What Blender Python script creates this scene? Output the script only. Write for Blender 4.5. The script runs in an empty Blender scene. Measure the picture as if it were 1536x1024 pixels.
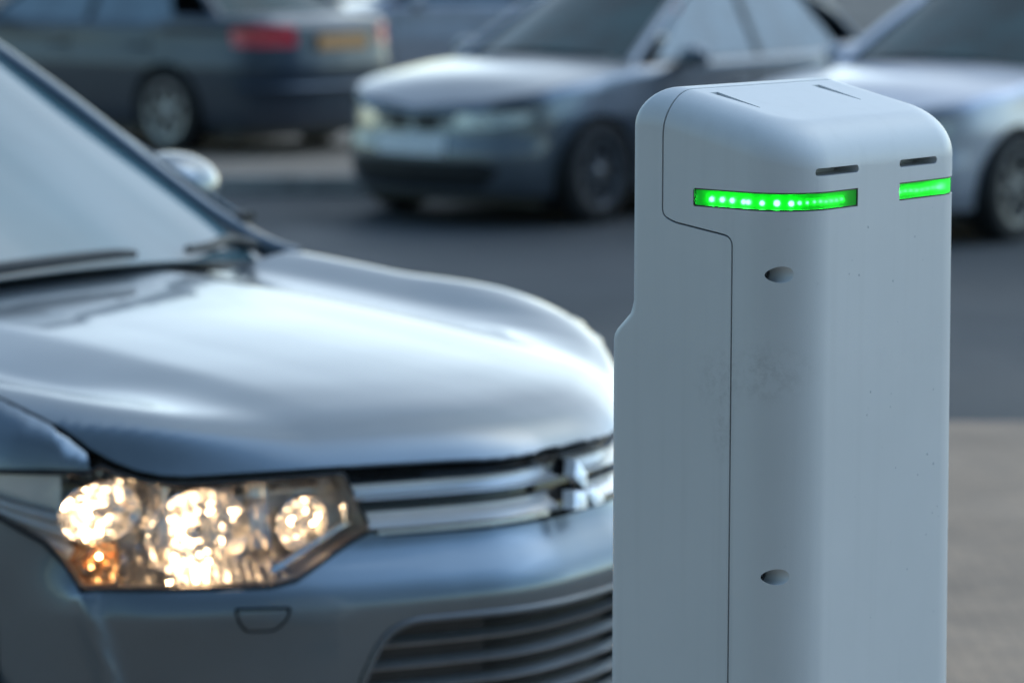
import bpy, bmesh, math, random
from mathutils import Vector, Matrix
from mathutils.geometry import delaunay_2d_cdt
random.seed(7)
R = math.radians
scene = bpy.context.scene
COL = scene.collection

# ------------------------------------------------------------------ small maths
def lerp(a, b, t): return a + (b - a) * t
def sm(a, b, x):
    t = min(1.0, max(0.0, (x - a) / (b - a))); return t * t * (3 - 2 * t)
def interp(x, tab):
    if x <= tab[0][0]: return tab[0][1]
    for (x0, y0), (x1, y1) in zip(tab, tab[1:]):
        if x <= x1: return y0 + (y1 - y0) * (x - x0) / (x1 - x0)
    return tab[-1][1]
def smooth_tab(tab, r, n=160):
    """a table resampled and box-smoothed over +-r, so that profiles bend softly"""
    a, b = tab[0][0], tab[-1][0]; out = []
    for i in range(n + 1):
        x = a + (b - a) * i / n; w = 0; s = 0
        rr = min(r, x - a, b - x)
        for k in range(-6, 7):
            ww = 7 - abs(k); s += ww * interp(x + rr * k / 6, tab); w += ww
        out.append((x, s / w))
    return out
class Tab:
    def __init__(s, tab):
        s.a = tab[0][0]; s.b = tab[-1][0]; s.n = len(tab) - 1; s.v = [y for _, y in tab]
    def __call__(s, x):
        t = (x - s.a) / (s.b - s.a) * s.n
        if t <= 0: return s.v[0]
        if t >= s.n: return s.v[-1]
        i = int(t); f = t - i; v = s.v; b, c = v[i], v[i + 1]
        a = v[i - 1] if i else 2 * b - c; d = v[i + 2] if i + 2 <= s.n else 2 * c - b
        return b + .5 * f * (c - a + f * (2 * a - 5 * b + 4 * c - d + f * (3 * (b - c) + d - a)))
def catmull(pts, n=20):
    P = [Vector(p) for p in pts]; P = [2 * P[0] - P[1]] + P + [2 * P[-1] - P[-2]]; out = []
    for i in range(1, len(P) - 2):
        p0, p1, p2, p3 = P[i - 1:i + 3]
        t0 = 0; t1 = t0 + (p1 - p0).length ** .5; t2 = t1 + (p2 - p1).length ** .5; t3 = t2 + (p3 - p2).length ** .5
        for k in range(n):
            t = t1 + (t2 - t1) * k / n
            A1 = p0 * ((t1 - t) / (t1 - t0)) + p1 * ((t - t0) / (t1 - t0))
            A2 = p1 * ((t2 - t) / (t2 - t1)) + p2 * ((t - t1) / (t2 - t1))
            A3 = p2 * ((t3 - t) / (t3 - t2)) + p3 * ((t - t2) / (t3 - t2))
            B1 = A1 * ((t2 - t) / (t2 - t0)) + A2 * ((t - t0) / (t2 - t0))
            B2 = A2 * ((t3 - t) / (t3 - t1)) + A3 * ((t - t1) / (t3 - t1))
            out.append(B1 * ((t2 - t) / (t2 - t1)) + B2 * ((t - t1) / (t2 - t1)))
    out.append(P[-2]); return out
def inside(p, poly):
    x, y = p[0] + 1.37e-7, p[1] + 2.11e-7; c = False; n = len(poly)
    for i in range(n):
        x0, y0 = poly[i]; x1, y1 = poly[i - 1]
        if (y0 > y) != (y1 > y) and x < (x1 - x0) * (y - y0) / (y1 - y0) + x0: c = not c
    return c
def dense(poly, step, closed=True):
    out = []; n = len(poly)
    for i in range(n if closed else n - 1):
        a = Vector(poly[i]); b = Vector(poly[(i + 1) % n]); k = max(1, int(math.ceil((b - a).length / step)))
        for j in range(k): out.append(tuple(a.lerp(b, j / k)))
    if not closed: out.append(tuple(poly[-1]))
    return out
def rounded(poly, r, n=4):
    out = []; m = len(poly)
    for i in range(m):
        p = Vector(poly[i]); a = Vector(poly[i - 1]); b = Vector(poly[(i + 1) % m])
        d = min(r, (a - p).length * .45, (b - p).length * .45)
        s = p + (a - p).normalized() * d; e = p + (b - p).normalized() * d
        for k in range(n + 1):
            t = k / n; out.append(tuple(s * (1 - t) ** 2 + p * (2 * t * (1 - t)) + e * t * t))
    return out

# ------------------------------------------------------------------ mesh helpers
def link(o, parent=None):
    COL.objects.link(o)
    if parent: o.parent = parent
    return o
def obj(name, me, mat, parent=None):
    o = bpy.data.objects.new(name, me)
    for m in (mat if isinstance(mat, (list, tuple)) else [mat]): me.materials.append(m)
    return link(o, parent)
def empty(name, loc, rz, label, cat, group=None):
    o = bpy.data.objects.new(name, None); o.location = loc; o.rotation_euler = (0, 0, rz)
    o['label'] = label; o['category'] = cat
    if group: o['group'] = group
    return link(o)
class MB:
    def __init__(s): s.v = []; s.f = []; s.n = {}
    def add(s, vs, fs, normals=None):
        k = len(s.v); s.v += [tuple(v) for v in vs]; s.f += [tuple(i + k for i in f) for f in fs]
        if normals:
            for i, nn in enumerate(normals): s.n[k + i] = tuple(nn)
    def box(s, c, d, rot=None):
        vs = []
        for x in (-1, 1):
            for y in (-1, 1):
                for z in (-1, 1):
                    p = Vector((x * d[0] / 2, y * d[1] / 2, z * d[2] / 2))
                    if rot: p = rot @ p
                    vs.append(p + Vector(c))
        s.add(vs, [(0, 1, 3, 2), (4, 6, 7, 5), (0, 4, 5, 1), (2, 3, 7, 6), (0, 2, 6, 4), (1, 5, 7, 3)])
    def tube(s, path, r, n=10, flat=1.0, up=Vector((0, 0, 1))):
        P = [Vector(p) for p in path]; vs = []; m = len(P)
        for i, p in enumerate(P):
            t = (P[min(i + 1, m - 1)] - P[max(i - 1, 0)]).normalized()
            a = t.cross(up); a = a.normalized() if a.length > 1e-4 else Vector((1, 0, 0)); b = a.cross(t)
            rr = r[i] if isinstance(r, (list, tuple)) else r
            for k in range(n):
                q = 2 * math.pi * k / n; vs.append(p + a * (math.cos(q) * rr) + b * (math.sin(q) * rr * flat))
        fs = [(i * n + k, i * n + (k + 1) % n, (i + 1) * n + (k + 1) % n, (i + 1) * n + k) for i in range(m - 1) for k in range(n)]
        fs.append(tuple(range(n))[::-1]); fs.append(tuple((m - 1) * n + k for k in range(n)))
        s.add(vs, fs)
    def lathe(s, prof, n=40, axis='y', c=(0, 0, 0)):
        """prof: (radius, offset along axis)"""
        vs = []; m = len(prof)
        for r, o in prof:
            for k in range(n):
                q = 2 * math.pi * k / n
                p = (r * math.cos(q), o, r * math.sin(q)) if axis == 'y' else ((o, r * math.cos(q), r * math.sin(q)) if axis == 'x' else (r * math.cos(q), r * math.sin(q), o))
                vs.append(Vector(p) + Vector(c))
        s.add(vs, [(i * n + k, i * n + (k + 1) % n, (i + 1) * n + (k + 1) % n, (i + 1) * n + k) for i in range(m - 1) for k in range(n)])
    def sphere(s, c, r, nu=16, nv=10, sq=(1, 1, 1)):
        vs = []; fs = []
        for j in range(nv + 1):
            t = math.pi * j / nv
            for i in range(nu):
                q = 2 * math.pi * i / nu
                vs.append(Vector(c) + Vector((math.sin(t) * math.cos(q) * sq[0], math.sin(t) * math.sin(q) * sq[1], math.cos(t) * sq[2])) * r)
        for j in range(nv):
            for i in range(nu): fs.append((j * nu + i, j * nu + (i + 1) % nu, (j + 1) * nu + (i + 1) % nu, (j + 1) * nu + i))
        s.add(vs, fs)
    def mesh(s, name, smooth=True, angle=35):
        me = bpy.data.meshes.new(name); me.from_pydata(s.v, [], s.f); me.validate()
        bm = bmesh.new(); bm.from_mesh(me)
        if not s.n:
            bmesh.ops.remove_doubles(bm, verts=bm.verts, dist=1e-5)
            bmesh.ops.recalc_face_normals(bm, faces=bm.faces)
        for f in bm.faces: f.smooth = smooth
        if not s.n:
            for e in bm.edges:
                e.smooth = len(e.link_faces) < 2 or e.calc_face_angle(0) < R(angle)
        bm.to_mesh(me); bm.free()
        if s.n:
            me.normals_split_custom_set_from_vertices([s.n.get(i, (0, 0, 0)) for i in range(len(me.vertices))])
        return me
    def build(s, name, mat, parent=None, smooth=True, angle=35):
        return obj(name, s.mesh(name, smooth, angle), mat, parent)

def panel(name, fn, poly, mat, parent, holes=(), step=.03, depth=.015, lift=0.0, flip=False, aspect=1.0):
    """a sheet-metal panel: a 2-D outline with holes laid on the surface fn(u, v), its edges folded back by depth"""
    poly = dense(poly, step); holes = [dense(h, step) for h in holes]
    loops = [poly] + holes; vs = []; es = []
    for L in loops:
        k = len(vs); vs += [Vector(p) for p in L]; n = len(L)
        es += [(k + i, k + (i + 1) % n) for i in range(n)]
    u0 = min(p[0] for p in poly); u1 = max(p[0] for p in poly); v0 = min(p[1] for p in poly); v1 = max(p[1] for p in poly)
    vstep = step * aspect
    nu = int((u1 - u0) / step) + 1; nv = int((v1 - v0) / vstep) + 1
    bnd = [p for L in loops for p in L]; cell = {}
    for p in bnd: cell.setdefault((int(p[0] // step), int(p[1] // step)), []).append(p)
    for i in range(nu + 1):
        for j in range(nv + 1):
            p = (u0 + i * step + (j % 2) * step * .5, v0 + j * vstep)
            ci = (int(p[0] // step), int(p[1] // step)); near = False
            for a in (-1, 0, 1):
                for b in (-1, 0, 1):
                    for q in cell.get((ci[0] + a, ci[1] + b), ()):
                        if (q[0] - p[0]) ** 2 + (q[1] - p[1]) ** 2 < (step * .45) ** 2: near = True
            if near or not inside(p, poly) or any(inside(p, h) for h in holes): continue
            vs.append(Vector(p))
    ov, oe, of, *_ = delaunay_2d_cdt(vs, es, [], 0, 1e-6)
    tris = []
    for f in of:
        c = (sum(ov[i][0] for i in f) / len(f), sum(ov[i][1] for i in f) / len(f))
        if inside(c, poly) and not any(inside(c, h) for h in holes): tris.append(list(f))
    def nrm(u, v):
        e = .006
        a = Vector(fn(u + e, v)) - Vector(fn(u - e, v)); b = Vector(fn(u, v + e)) - Vector(fn(u, v - e))
        n = a.cross(b)
        n = n.normalized() if n.length > 1e-12 else Vector((0, 0, 1))
        return -n if flip else n
    N = [nrm(v[0], v[1]) for v in ov]; Pn = [Vector(fn(v[0], v[1])) + n * lift for v, n in zip(ov, N)]
    m = MB()
    fl = []
    for t in tris:
        a, b, c = Pn[t[0]], Pn[t[1]], Pn[t[2]]
        fl.append(tuple(t) if (b - a).cross(c - a).dot(N[t[0]]) > 0 else tuple(t[::-1]))
    m.add(Pn, fl, N)
    if depth:
        cnt = {}
        for t in fl:
            for i in range(3):
                a, b = t[i], t[(i + 1) % 3]; cnt[(a, b)] = cnt.get((a, b), 0) + 1
        for (a, b) in list(cnt):
            if (b, a) in cnt: continue
            pa, pb = Pn[a], Pn[b]; qa, qb = pa - N[a] * depth, pb - N[b] * depth
            side = (pb - pa).cross(N[a]).normalized()
            m.add([pa, pb, qb, qa], [(0, 3, 2, 1)], [side] * 4)
    return m.build(name, mat, parent)

# ------------------------------------------------------------------ materials
def newmat(name):
    m = bpy.data.materials.new(name); m.use_nodes = True
    nt = m.node_tree; return m, nt, nt.nodes['Principled BSDF']
def noise_col(nt, c0, c1, scale, detail=6, rough=.6, lo=.35, hi=.65, coord='Object', vec=None, stretch=None):
    tc = nt.nodes.new('ShaderNodeTexCoord'); src = tc.outputs[coord]
    if stretch:
        mp = nt.nodes.new('ShaderNodeMapping'); mp.inputs['Scale'].default_value = stretch
        nt.links.new(src, mp.inputs['Vector']); src = mp.outputs['Vector']
    n = nt.nodes.new('ShaderNodeTexNoise'); n.inputs['Scale'].default_value = scale; n.inputs['Detail'].default_value = detail; n.inputs['Roughness'].default_value = rough
    nt.links.new(src, n.inputs['Vector'])
    r = nt.nodes.new('ShaderNodeValToRGB'); r.color_ramp.elements[0].position = lo; r.color_ramp.elements[1].position = hi
    r.color_ramp.elements[0].color = (*c0, 1); r.color_ramp.elements[1].color = (*c1, 1)
    nt.links.new(n.outputs['Fac'], r.inputs['Fac'])
    return n, r
def plain(name, c, rough=.5, metal=0, var=.12, scale=8, coat=0, bump=0, ior=1.45):
    m, nt, b = newmat(name)
    c1 = tuple(min(1, x * (1 + var)) for x in c); c0 = tuple(x * (1 - var) for x in c)
    n, r = noise_col(nt, c0, c1, scale)
    nt.links.new(r.outputs['Color'], b.inputs['Base Color'])
    b.inputs['Roughness'].default_value = rough; b.inputs['Metallic'].default_value = metal; b.inputs['IOR'].default_value = ior
    b.inputs['Coat Weight'].default_value = coat; b.inputs['Coat Roughness'].default_value = .04
    if bump:
        bp = nt.nodes.new('ShaderNodeBump'); bp.inputs['Strength'].default_value = bump; bp.inputs['Distance'].default_value = .002
        n2 = nt.nodes.new('ShaderNodeTexNoise'); n2.inputs['Scale'].default_value = scale * 40
        nt.links.new(n2.outputs['Fac'], bp.inputs['Height']); nt.links.new(bp.outputs['Normal'], b.inputs['Normal'])
    return m
def paint(name, c, metal=.55, rough=.32, coat=.9):
    m, nt, b = newmat(name)
    n, r = noise_col(nt, tuple(x * .94 for x in c), tuple(min(1, x * 1.06) for x in c), 3)
    # fine metallic flake
    fl = nt.nodes.new('ShaderNodeTexNoise'); fl.inputs['Scale'].default_value = 900; fl.inputs['Detail'].default_value = 1
    mx = nt.nodes.new('ShaderNodeMix'); mx.data_type = 'RGBA'; mx.blend_type = 'OVERLAY'; mx.inputs['Factor'].default_value = .25
    nt.links.new(r.outputs['Color'], mx.inputs['A']); nt.links.new(fl.outputs['Color'], mx.inputs['B'])
    hs = nt.nodes.new('ShaderNodeRGBToBW'); nt.links.new(fl.outputs['Color'], hs.inputs['Color']); nt.links.new(hs.outputs['Val'], mx.inputs['B'])
    nt.links.new(mx.outputs['Result'], b.inputs['Base Color'])
    b.inputs['Metallic'].default_value = metal; b.inputs['Roughness'].default_value = rough
    b.inputs['Coat Weight'].default_value = coat; b.inputs['Coat Roughness'].default_value = .05
    return m
def emit(name, c, s, base=(.02, .02, .02)):
    m, nt, b = newmat(name)
    b.inputs['Base Color'].default_value = (*base, 1); b.inputs['Emission Color'].default_value = (*c, 1); b.inputs['Emission Strength'].default_value = s
    b.inputs['Roughness'].default_value = .2
    return m
def clear(name, tint=(1, 1, 1), rough=.02, ior=1.5, gain=1.0):
    m = bpy.data.materials.new(name); m.use_nodes = True; nt = m.node_tree; nt.nodes.clear()
    out = nt.nodes.new('ShaderNodeOutputMaterial'); mix = nt.nodes.new('ShaderNodeMixShader')
    t = nt.nodes.new('ShaderNodeBsdfTransparent'); t.inputs['Color'].default_value = (*tint, 1)
    g = nt.nodes.new('ShaderNodeBsdfGlossy'); g.inputs['Roughness'].default_value = rough
    fr = nt.nodes.new('ShaderNodeFresnel'); fr.inputs['IOR'].default_value = ior
    mu = nt.nodes.new('ShaderNodeMath'); mu.operation = 'MULTIPLY'; mu.use_clamp = True; mu.inputs[1].default_value = gain
    nt.links.new(fr.outputs['Fac'], mu.inputs[0]); nt.links.new(mu.outputs['Value'], mix.inputs['Fac'])
    nt.links.new(t.outputs['BSDF'], mix.inputs[1]); nt.links.new(g.outputs['BSDF'], mix.inputs[2]); nt.links.new(mix.outputs['Shader'], out.inputs['Surface'])
    return m

def asphalt():
    m, nt, b = newmat('asphalt')
    n, r = noise_col(nt, (.022, .027, .031), (.052, .057, .062), .45, 8, .65, .30, .70)
    n2, r2 = noise_col(nt, (.6, .6, .6), (1.3, 1.3, 1.3), 160, 3, .7)
    mx = nt.nodes.new('ShaderNodeMix'); mx.data_type = 'RGBA'; mx.blend_type = 'MULTIPLY'; mx.inputs['Factor'].default_value = .8
    nt.links.new(r.outputs['Color'], mx.inputs['A']); nt.links.new(r2.outputs['Color'], mx.inputs['B']); nt.links.new(mx.outputs['Result'], b.inputs['Base Color'])
    n3, r3 = noise_col(nt, (.62, .62, .62), (.85, .85, .85), .35, 5, .6)
    nt.links.new(r3.outputs['Color'], b.inputs['Roughness'])
    bp = nt.nodes.new('ShaderNodeBump'); bp.inputs['Strength'].default_value = .5; bp.inputs['Distance'].default_value = .004
    nt.links.new(n2.outputs['Fac'], bp.inputs['Height']); nt.links.new(bp.outputs['Normal'], b.inputs['Normal'])
    return m
def paving(name, c0, c1, mortar, sc):
    m, nt, b = newmat(name)
    tc = nt.nodes.new('ShaderNodeTexCoord'); br = nt.nodes.new('ShaderNodeTexBrick')
    br.inputs['Color1'].default_value = (*c0, 1); br.inputs['Color2'].default_value = (*c1, 1); br.inputs['Mortar'].default_value = (*mortar, 1)
    br.inputs['Scale'].default_value = sc; br.inputs['Mortar Size'].default_value = .012
    nt.links.new(tc.outputs['Object'], br.inputs['Vector'])
    n, r = noise_col(nt, (.65, .65, .65), (1.2, 1.2, 1.2), 1.3, 8, .7)
    mx = nt.nodes.new('ShaderNodeMix'); mx.data_type = 'RGBA'; mx.blend_type = 'MULTIPLY'; mx.inputs['Factor'].default_value = .8
    nt.links.new(br.outputs['Color'], mx.inputs['A']); nt.links.new(r.outputs['Color'], mx.inputs['B']); nt.links.new(mx.outputs['Result'], b.inputs['Base Color'])
    b.inputs['Roughness'].default_value = .75
    bp = nt.nodes.new('ShaderNodeBump'); bp.inputs['Strength'].default_value = .6; bp.inputs['Distance'].default_value = .004; bp.invert = True
    nt.links.new(br.outputs['Fac'], bp.inputs['Height']); nt.links.new(bp.outputs['Normal'], b.inputs['Normal'])
    return m
def post_plastic():
    m, nt, b = newmat('white_moulded_plastic')
    tc = nt.nodes.new('ShaderNodeTexCoord')
    n, r = noise_col(nt, (.555, .565, .57), (.60, .605, .61), 2.2, 5, .6)
    # grime: smudges where hands brush the seam, fine rain specks everywhere
    sp = nt.nodes.new('ShaderNodeTexNoise'); sp.inputs['Scale'].default_value = 95; sp.inputs['Detail'].default_value = 3
    nt.links.new(tc.outputs['Object'], sp.inputs['Vector'])
    sr = nt.nodes.new('ShaderNodeValToRGB'); sr.color_ramp.elements[0].position = .70; sr.color_ramp.elements[1].position = .80
    nt.links.new(sp.outputs['Fac'], sr.inputs['Fac'])
    sep = nt.nodes.new('ShaderNodeSeparateXYZ'); nt.links.new(tc.outputs['Object'], sep.inputs['Vector'])
    def blob(cx, cz, sx, sz):
        mp = nt.nodes.new('ShaderNodeMapping'); mp.vector_type = 'POINT'
        mp.inputs['Scale'].default_value = (1 / sx, 0, 1 / sz); mp.inputs['Location'].default_value = (-cx / sx, 0, -cz / sz)
        nt.links.new(tc.outputs['Object'], mp.inputs['Vector'])
        ln = nt.nodes.new('ShaderNodeVectorMath'); ln.operation = 'LENGTH'; nt.links.new(mp.outputs['Vector'], ln.inputs[0])
        mr = nt.nodes.new('ShaderNodeMapRange'); mr.inputs['From Min'].default_value = 1; mr.inputs['From Max'].default_value = .2
        nt.links.new(ln.outputs['Value'], mr.inputs['Value']); return mr.outputs['Result']
    b1 = blob(-.103, 1.255, .045, .05); b2 = blob(-.045, 1.27, .05, .045); b3 = blob(-.10, 1.20, .02, .05)
    def mx2(a, bb):
        q = nt.nodes.new('ShaderNodeMath'); q.operation = 'MAXIMUM'; nt.links.new(a, q.inputs[0]); nt.links.new(bb, q.inputs[1]); return q.outputs['Value']
    bl = mx2(mx2(b1, b2), b3)
    gn = nt.nodes.new('ShaderNodeTexNoise'); gn.inputs['Scale'].default_value = 70; gn.inputs['Detail'].default_value = 6; gn.inputs['Roughness'].default_value = .75
    nt.links.new(tc.outputs['Object'], gn.inputs['Vector'])
    gr = nt.nodes.new('ShaderNodeMapRange'); gr.inputs['From Min'].default_value = .45; gr.inputs['From Max'].default_value = 1.12
    nt.links.new(gn.outputs['Fac'], gr.inputs['Value'])
    smp = nt.nodes.new('ShaderNodeMapping'); smp.inputs['Scale'].default_value = (55, 55, 1.6); nt.links.new(tc.outputs['Object'], smp.inputs['Vector'])
    stn = nt.nodes.new('ShaderNodeTexNoise'); stn.inputs['Scale'].default_value = 1.0; stn.inputs['Detail'].default_value = 5; nt.links.new(smp.outputs['Vector'], stn.inputs['Vector'])
    smr = nt.nodes.new('ShaderNodeMapRange'); smr.inputs['From Min'].default_value = .52; smr.inputs['From Max'].default_value = .80; smr.inputs['To Max'].default_value = .07
    nt.links.new(stn.outputs['Fac'], smr.inputs['Value'])
    seam = blob(-.0875, .7, .007, .9); sgm = nt.nodes.new('ShaderNodeMath'); sgm.operation = 'MULTIPLY'; sgm.inputs[1].default_value = .16
    nt.links.new(seam, sgm.inputs[0])
    pm = nt.nodes.new('ShaderNodeMath'); pm.operation = 'MULTIPLY'; nt.links.new(gr.outputs['Result'], pm.inputs[0]); nt.links.new(bl, pm.inputs[1])
    ad = nt.nodes.new('ShaderNodeMath'); ad.operation = 'MULTIPLY_ADD'; ad.use_clamp = True; ad.inputs[1].default_value = .10
    nt.links.new(sr.outputs['Color'], ad.inputs[0])
    su = nt.nodes.new('ShaderNodeMath'); su.operation = 'ADD'; nt.links.new(smr.outputs['Result'], su.inputs[0]); nt.links.new(sgm.outputs['Value'], su.inputs[1])
    su2 = nt.nodes.new('ShaderNodeMath'); su2.operation = 'ADD'; nt.links.new(su.outputs['Value'], su2.inputs[0]); nt.links.new(pm.outputs['Value'], su2.inputs[1])
    nt.links.new(su2.outputs['Value'], ad.inputs[2])
    mx = nt.nodes.new('ShaderNodeMix'); mx.data_type = 'RGBA'; mx.inputs['B'].default_value = (.22, .215, .205, 1)
    nt.links.new(ad.outputs['Value'], mx.inputs['Factor']); nt.links.new(r.outputs['Color'], mx.inputs['A']); nt.links.new(mx.outputs['Result'], b.inputs['Base Color'])
    b.inputs['Roughness'].default_value = .38; b.inputs['IOR'].default_value = 1.48
    bp = nt.nodes.new('ShaderNodeBump'); bp.inputs['Strength'].default_value = .16; bp.inputs['Distance'].default_value = .001
    tn = nt.nodes.new('ShaderNodeTexNoise'); tn.inputs['Scale'].default_value = 700; tn.inputs['Detail'].default_value = 2
    nt.links.new(tc.outputs['Object'], tn.inputs['Vector']); nt.links.new(tn.outputs['Fac'], bp.inputs['Height']); nt.links.new(bp.outputs['Normal'], b.inputs['Normal'])
    return m

M = {}
M['plastic'] = post_plastic()
M['water'] = plain('water_drop', (.5, .52, .55), .04, 0, .02, ior=1.33)
M['black'] = plain('black_plastic', (.018, .019, .021), .45, 0, .3, 30, bump=.1)
M['gloss_black'] = plain('gloss_black', (.012, .013, .015), .08, 0, .2, 10)
M['rubber'] = plain('rubber', (.016, .016, .017), .75, 0, .3, 20)
M['chrome'] = plain('chrome', (.86, .87, .89), .16, 1, .03, 12)
M['facet'] = plain('lamp_reflector', (.92, .90, .88), .20, 1, .04, 20)
M['alloy'] = plain('alloy', (.42, .43, .45), .3, .9, .08, 9)
M['darkalloy'] = plain('dull_alloy', (.16, .165, .175), .4, .7, .1, 9)
M['grey'] = paint('grey_paint', (.150, .185, .215), .62, .30)
M['navy'] = paint('dark_grey_paint', (.030, .044, .066), .3, .38, .55)
M['midalloy'] = plain('worn_alloy', (.27, .28, .30), .35, .8, .08, 9)
M['silver'] = paint('silver_paint', (.15, .172, .20), .65, .3)
M['pale'] = paint('pale_silver_paint', (.46, .47, .53), .4, .4)
M['screen'] = plain('windscreen', (.10, .18, .21), .03, 0, .1, 3, ior=2.7)
M['glass'] = plain('tinted_glass', (.010, .040, .044), .03, 0, .5, 3, ior=1.36)
M['sideglass'] = plain('side_glass', (.10, .15, .18), .04, 0, .3, 3, ior=2.0)
M['lens'] = clear('clear_lens', (.96, .97, .98), .02, 1.5)
M['headlens'] = plain('lamp_glass', (.45, .47, .5), .08, .6, .35, 22, coat=.8)
M['red'] = plain('red_lens', (.62, .03, .05), .12, 0, .3, 25, coat=.6)
M['amber'] = plain('amber_lens', (.92, .56, .33), .2, .9, .25, 60)
M['yellow'] = plain('yellow_plate', (.56, .28, .11), .4, 0, .08, 30)
M['white'] = plain('white_plate', (.78, .79, .80), .4, 0, .15, 30)
M['bulb'] = emit('lit_bulb', (1.0, .66, .36), 44)
M['warm'] = emit('lit_lamp_core', (1.0, .82, .62), 14)

# ------------------------------------------------------------------ vehicle skin
class Skin:
    """the outside of a car's lower body: u runs along the plan outline from the nose (0) back along the left side (+) or right side (-)"""
    def __init__(s, plan, qfront, qside, top, inset, wz, u_side=(.75, 1.05), ridge=None):
        P = catmull(plan, 24); s.P = [(p[0], p[1]) for p in P]; a = 0; acc = [0]
        for p, q in zip(P, P[1:]): a += (q - p).length; acc.append(a)
        s.L = a
        s.x = Tab(s._res([(l, p[0]) for l, p in zip(acc, s.P)])); s.y = Tab(s._res([(l, p[1]) for l, p in zip(acc, s.P)]))
        s.acc = acc; s.qf = Tab(smooth_tab(qfront, .018, 300)); s.qs = Tab(smooth_tab(qside, .05, 200))
        s.top = top; s.inset = inset; s.wz = wz; s.us = u_side; s.ridge = ridge; s.cache = {}
    def _res(s, t, n=3000):
        out = []; j = 0; L = t[-1][0]
        for i in range(n + 1):
            l = L * i / n
            while j < len(t) - 2 and t[j + 1][0] < l: j += 1
            (l0, v0), (l1, v1) = t[j], t[j + 1]; out.append((l, lerp(v0, v1, (l - l0) / (l1 - l0))))
        return out
    def plan(s, u):
        a = abs(u); e = .012
        x, y = s.x(a), s.y(a); dx = s.x(a + e) - s.x(max(0, a - e)); dy = s.y(a + e) - s.y(max(0, a - e))
        if a < e: dx *= a / e
        if a > s.L - e: dx *= max(0, (s.L - a)) / e
        l = math.hypot(dx, dy); g = 1 if u >= 0 else -1
        return x, y * g, dy / l, -dx / l * g
    def zt(s, u):
        k = round(abs(u), 4)
        if k not in s.cache:
            x, y, nx, ny = s.plan(abs(u)); i = s.inset(k); s.cache[k] = (s.top(x - nx * i, y - ny * i, k), i, s.wz(k))
        return s.cache[k]
    def __call__(s, u, z):
        x, y, nx, ny = s.plan(u); zt, ins, wz = s.zt(u)
        wf = 1 - sm(s.us[0], s.us[1], abs(u)); q = wf * s.qf(z) + (1 - wf) * s.qs(z)
        t = max(0.0, (z - (zt - wz)) / wz); q = lerp(q, 0, min(1, t)) - ins * (1 - math.sqrt(max(0, 1 - min(1, t) ** 2)) if t < 1 else 1 + (t - 1))
        if s.ridge: q += s.ridge(abs(u), z)
        return Vector((x + nx * q, y + ny * q, z))
    def u_at_x(s, X):
        lo, hi = 0, s.L
        for _ in range(50):
            m = (lo + hi) / 2
            if s.x(m) > X: lo = m
            else: hi = m
        return lo

def quad(c, nu, nv, bulge=0, bdir=(0, 0, 1)):
    a, b, cc, d = [Vector(p) for p in c]; bd = Vector(bdir)
    def fn(u, v):
        p = a.lerp(b, u).lerp(d.lerp(cc, u), v); return p + bd * (bulge * 4 * u * (1 - u) * (1 if True else v))
    return fn
def sheet(name, c, mat, parent, bulge=0, bdir=(0, 0, 1), n=12, depth=.006):
    fn = quad(c, n, n, bulge, bdir); m = MB(); vs = []
    a, b, cc, d = [Vector(p) for p in c]; nn = (b - a).cross(d - a).normalized() * depth
    for k in range(2):
        for j in range(n + 1):
            for i in range(n + 1): vs.append(fn(i / n, j / n) - nn * k)
    w = n + 1; fs = []
    for k in range(2):
        for j in range(n):
            for i in range(n):
                q = [k * w * w + j * w + i, k * w * w + j * w + i + 1, k * w * w + (j + 1) * w + i + 1, k * w * w + (j + 1) * w + i]
                fs.append(tuple(q if k == 0 else q[::-1]))
    rim = [(i, 0) for i in range(n)] + [(n, j) for j in range(n)] + [(i, n) for i in range(n, 0, -1)] + [(0, j) for j in range(n, 0, -1)]
    for (i, j), (i2, j2) in zip(rim, rim[1:] + rim[:1]):
        fs.append((j * w + i, w * w + j * w + i, w * w + j2 * w + i2, j2 * w + i2))
    m.add(vs, fs); return m.build(name, mat, parent, angle=40)

def make_wheel(parent, loc, side, r, rim_r, width, spokes, rimmat):
    """wheel (rim with spokes) > tyre"""
    m = MB(); s = side
    m.lathe([(rim_r, -.09 * s), (rim_r, .085 * s), (rim_r + .012, .09 * s), (rim_r + .012, .1 * s), (rim_r - .02, .096 * s), (rim_r - .03, .05 * s), (rim_r - .04, -.05 * s), (.05, -.06 * s)], 48)
    m.lathe([(.001, .085 * s), (.035, .085 * s), (.05, .075 * s), (.06, .05 * s), (.06, -.05 * s)], 24)
    for k in range(spokes):
        a = 2 * math.pi * k / spokes; rot = Matrix.Rotation(a, 3, 'Y'); L = rim_r - .03
        vs = []
        for x, w, y0, y1 in ((.04, .034, .03, .083), (.04 + L * .5, .022, .03, .078), (rim_r - .012, .03, .02, .085)):
            for zz, yy in ((-w, y0), (w, y0), (w * .8, y1), (-w * .8, y1)): vs.append(rot @ Vector((x, yy * s, zz)))
        fs = [(0, 1, 2, 3), (11, 10, 9, 8)]
        for j in range(2):
            for q in range(4): fs.append((j * 4 + q, j * 4 + (q + 1) % 4, j * 4 + 4 + (q + 1) % 4, j * 4 + 4 + q))
        m.add(vs, fs)
    w = m.build('wheel', rimmat, parent); w.location = loc
    t = MB(); h = width / 2
    t.lathe([(rim_r + .004, -h * .85 * s), (rim_r + .03, -h * s), (r - .03, -h * s), (r - .006, -h * .86 * s), (r, -h * .6 * s), (r, h * .6 * s), (r - .006, h * .86 * s), (r - .03, h * s), (rim_r + .03, h * s), (rim_r + .004, h * .85 * s)], 56)
    t.build('tyre', M['rubber'], w)
    return w

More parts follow.
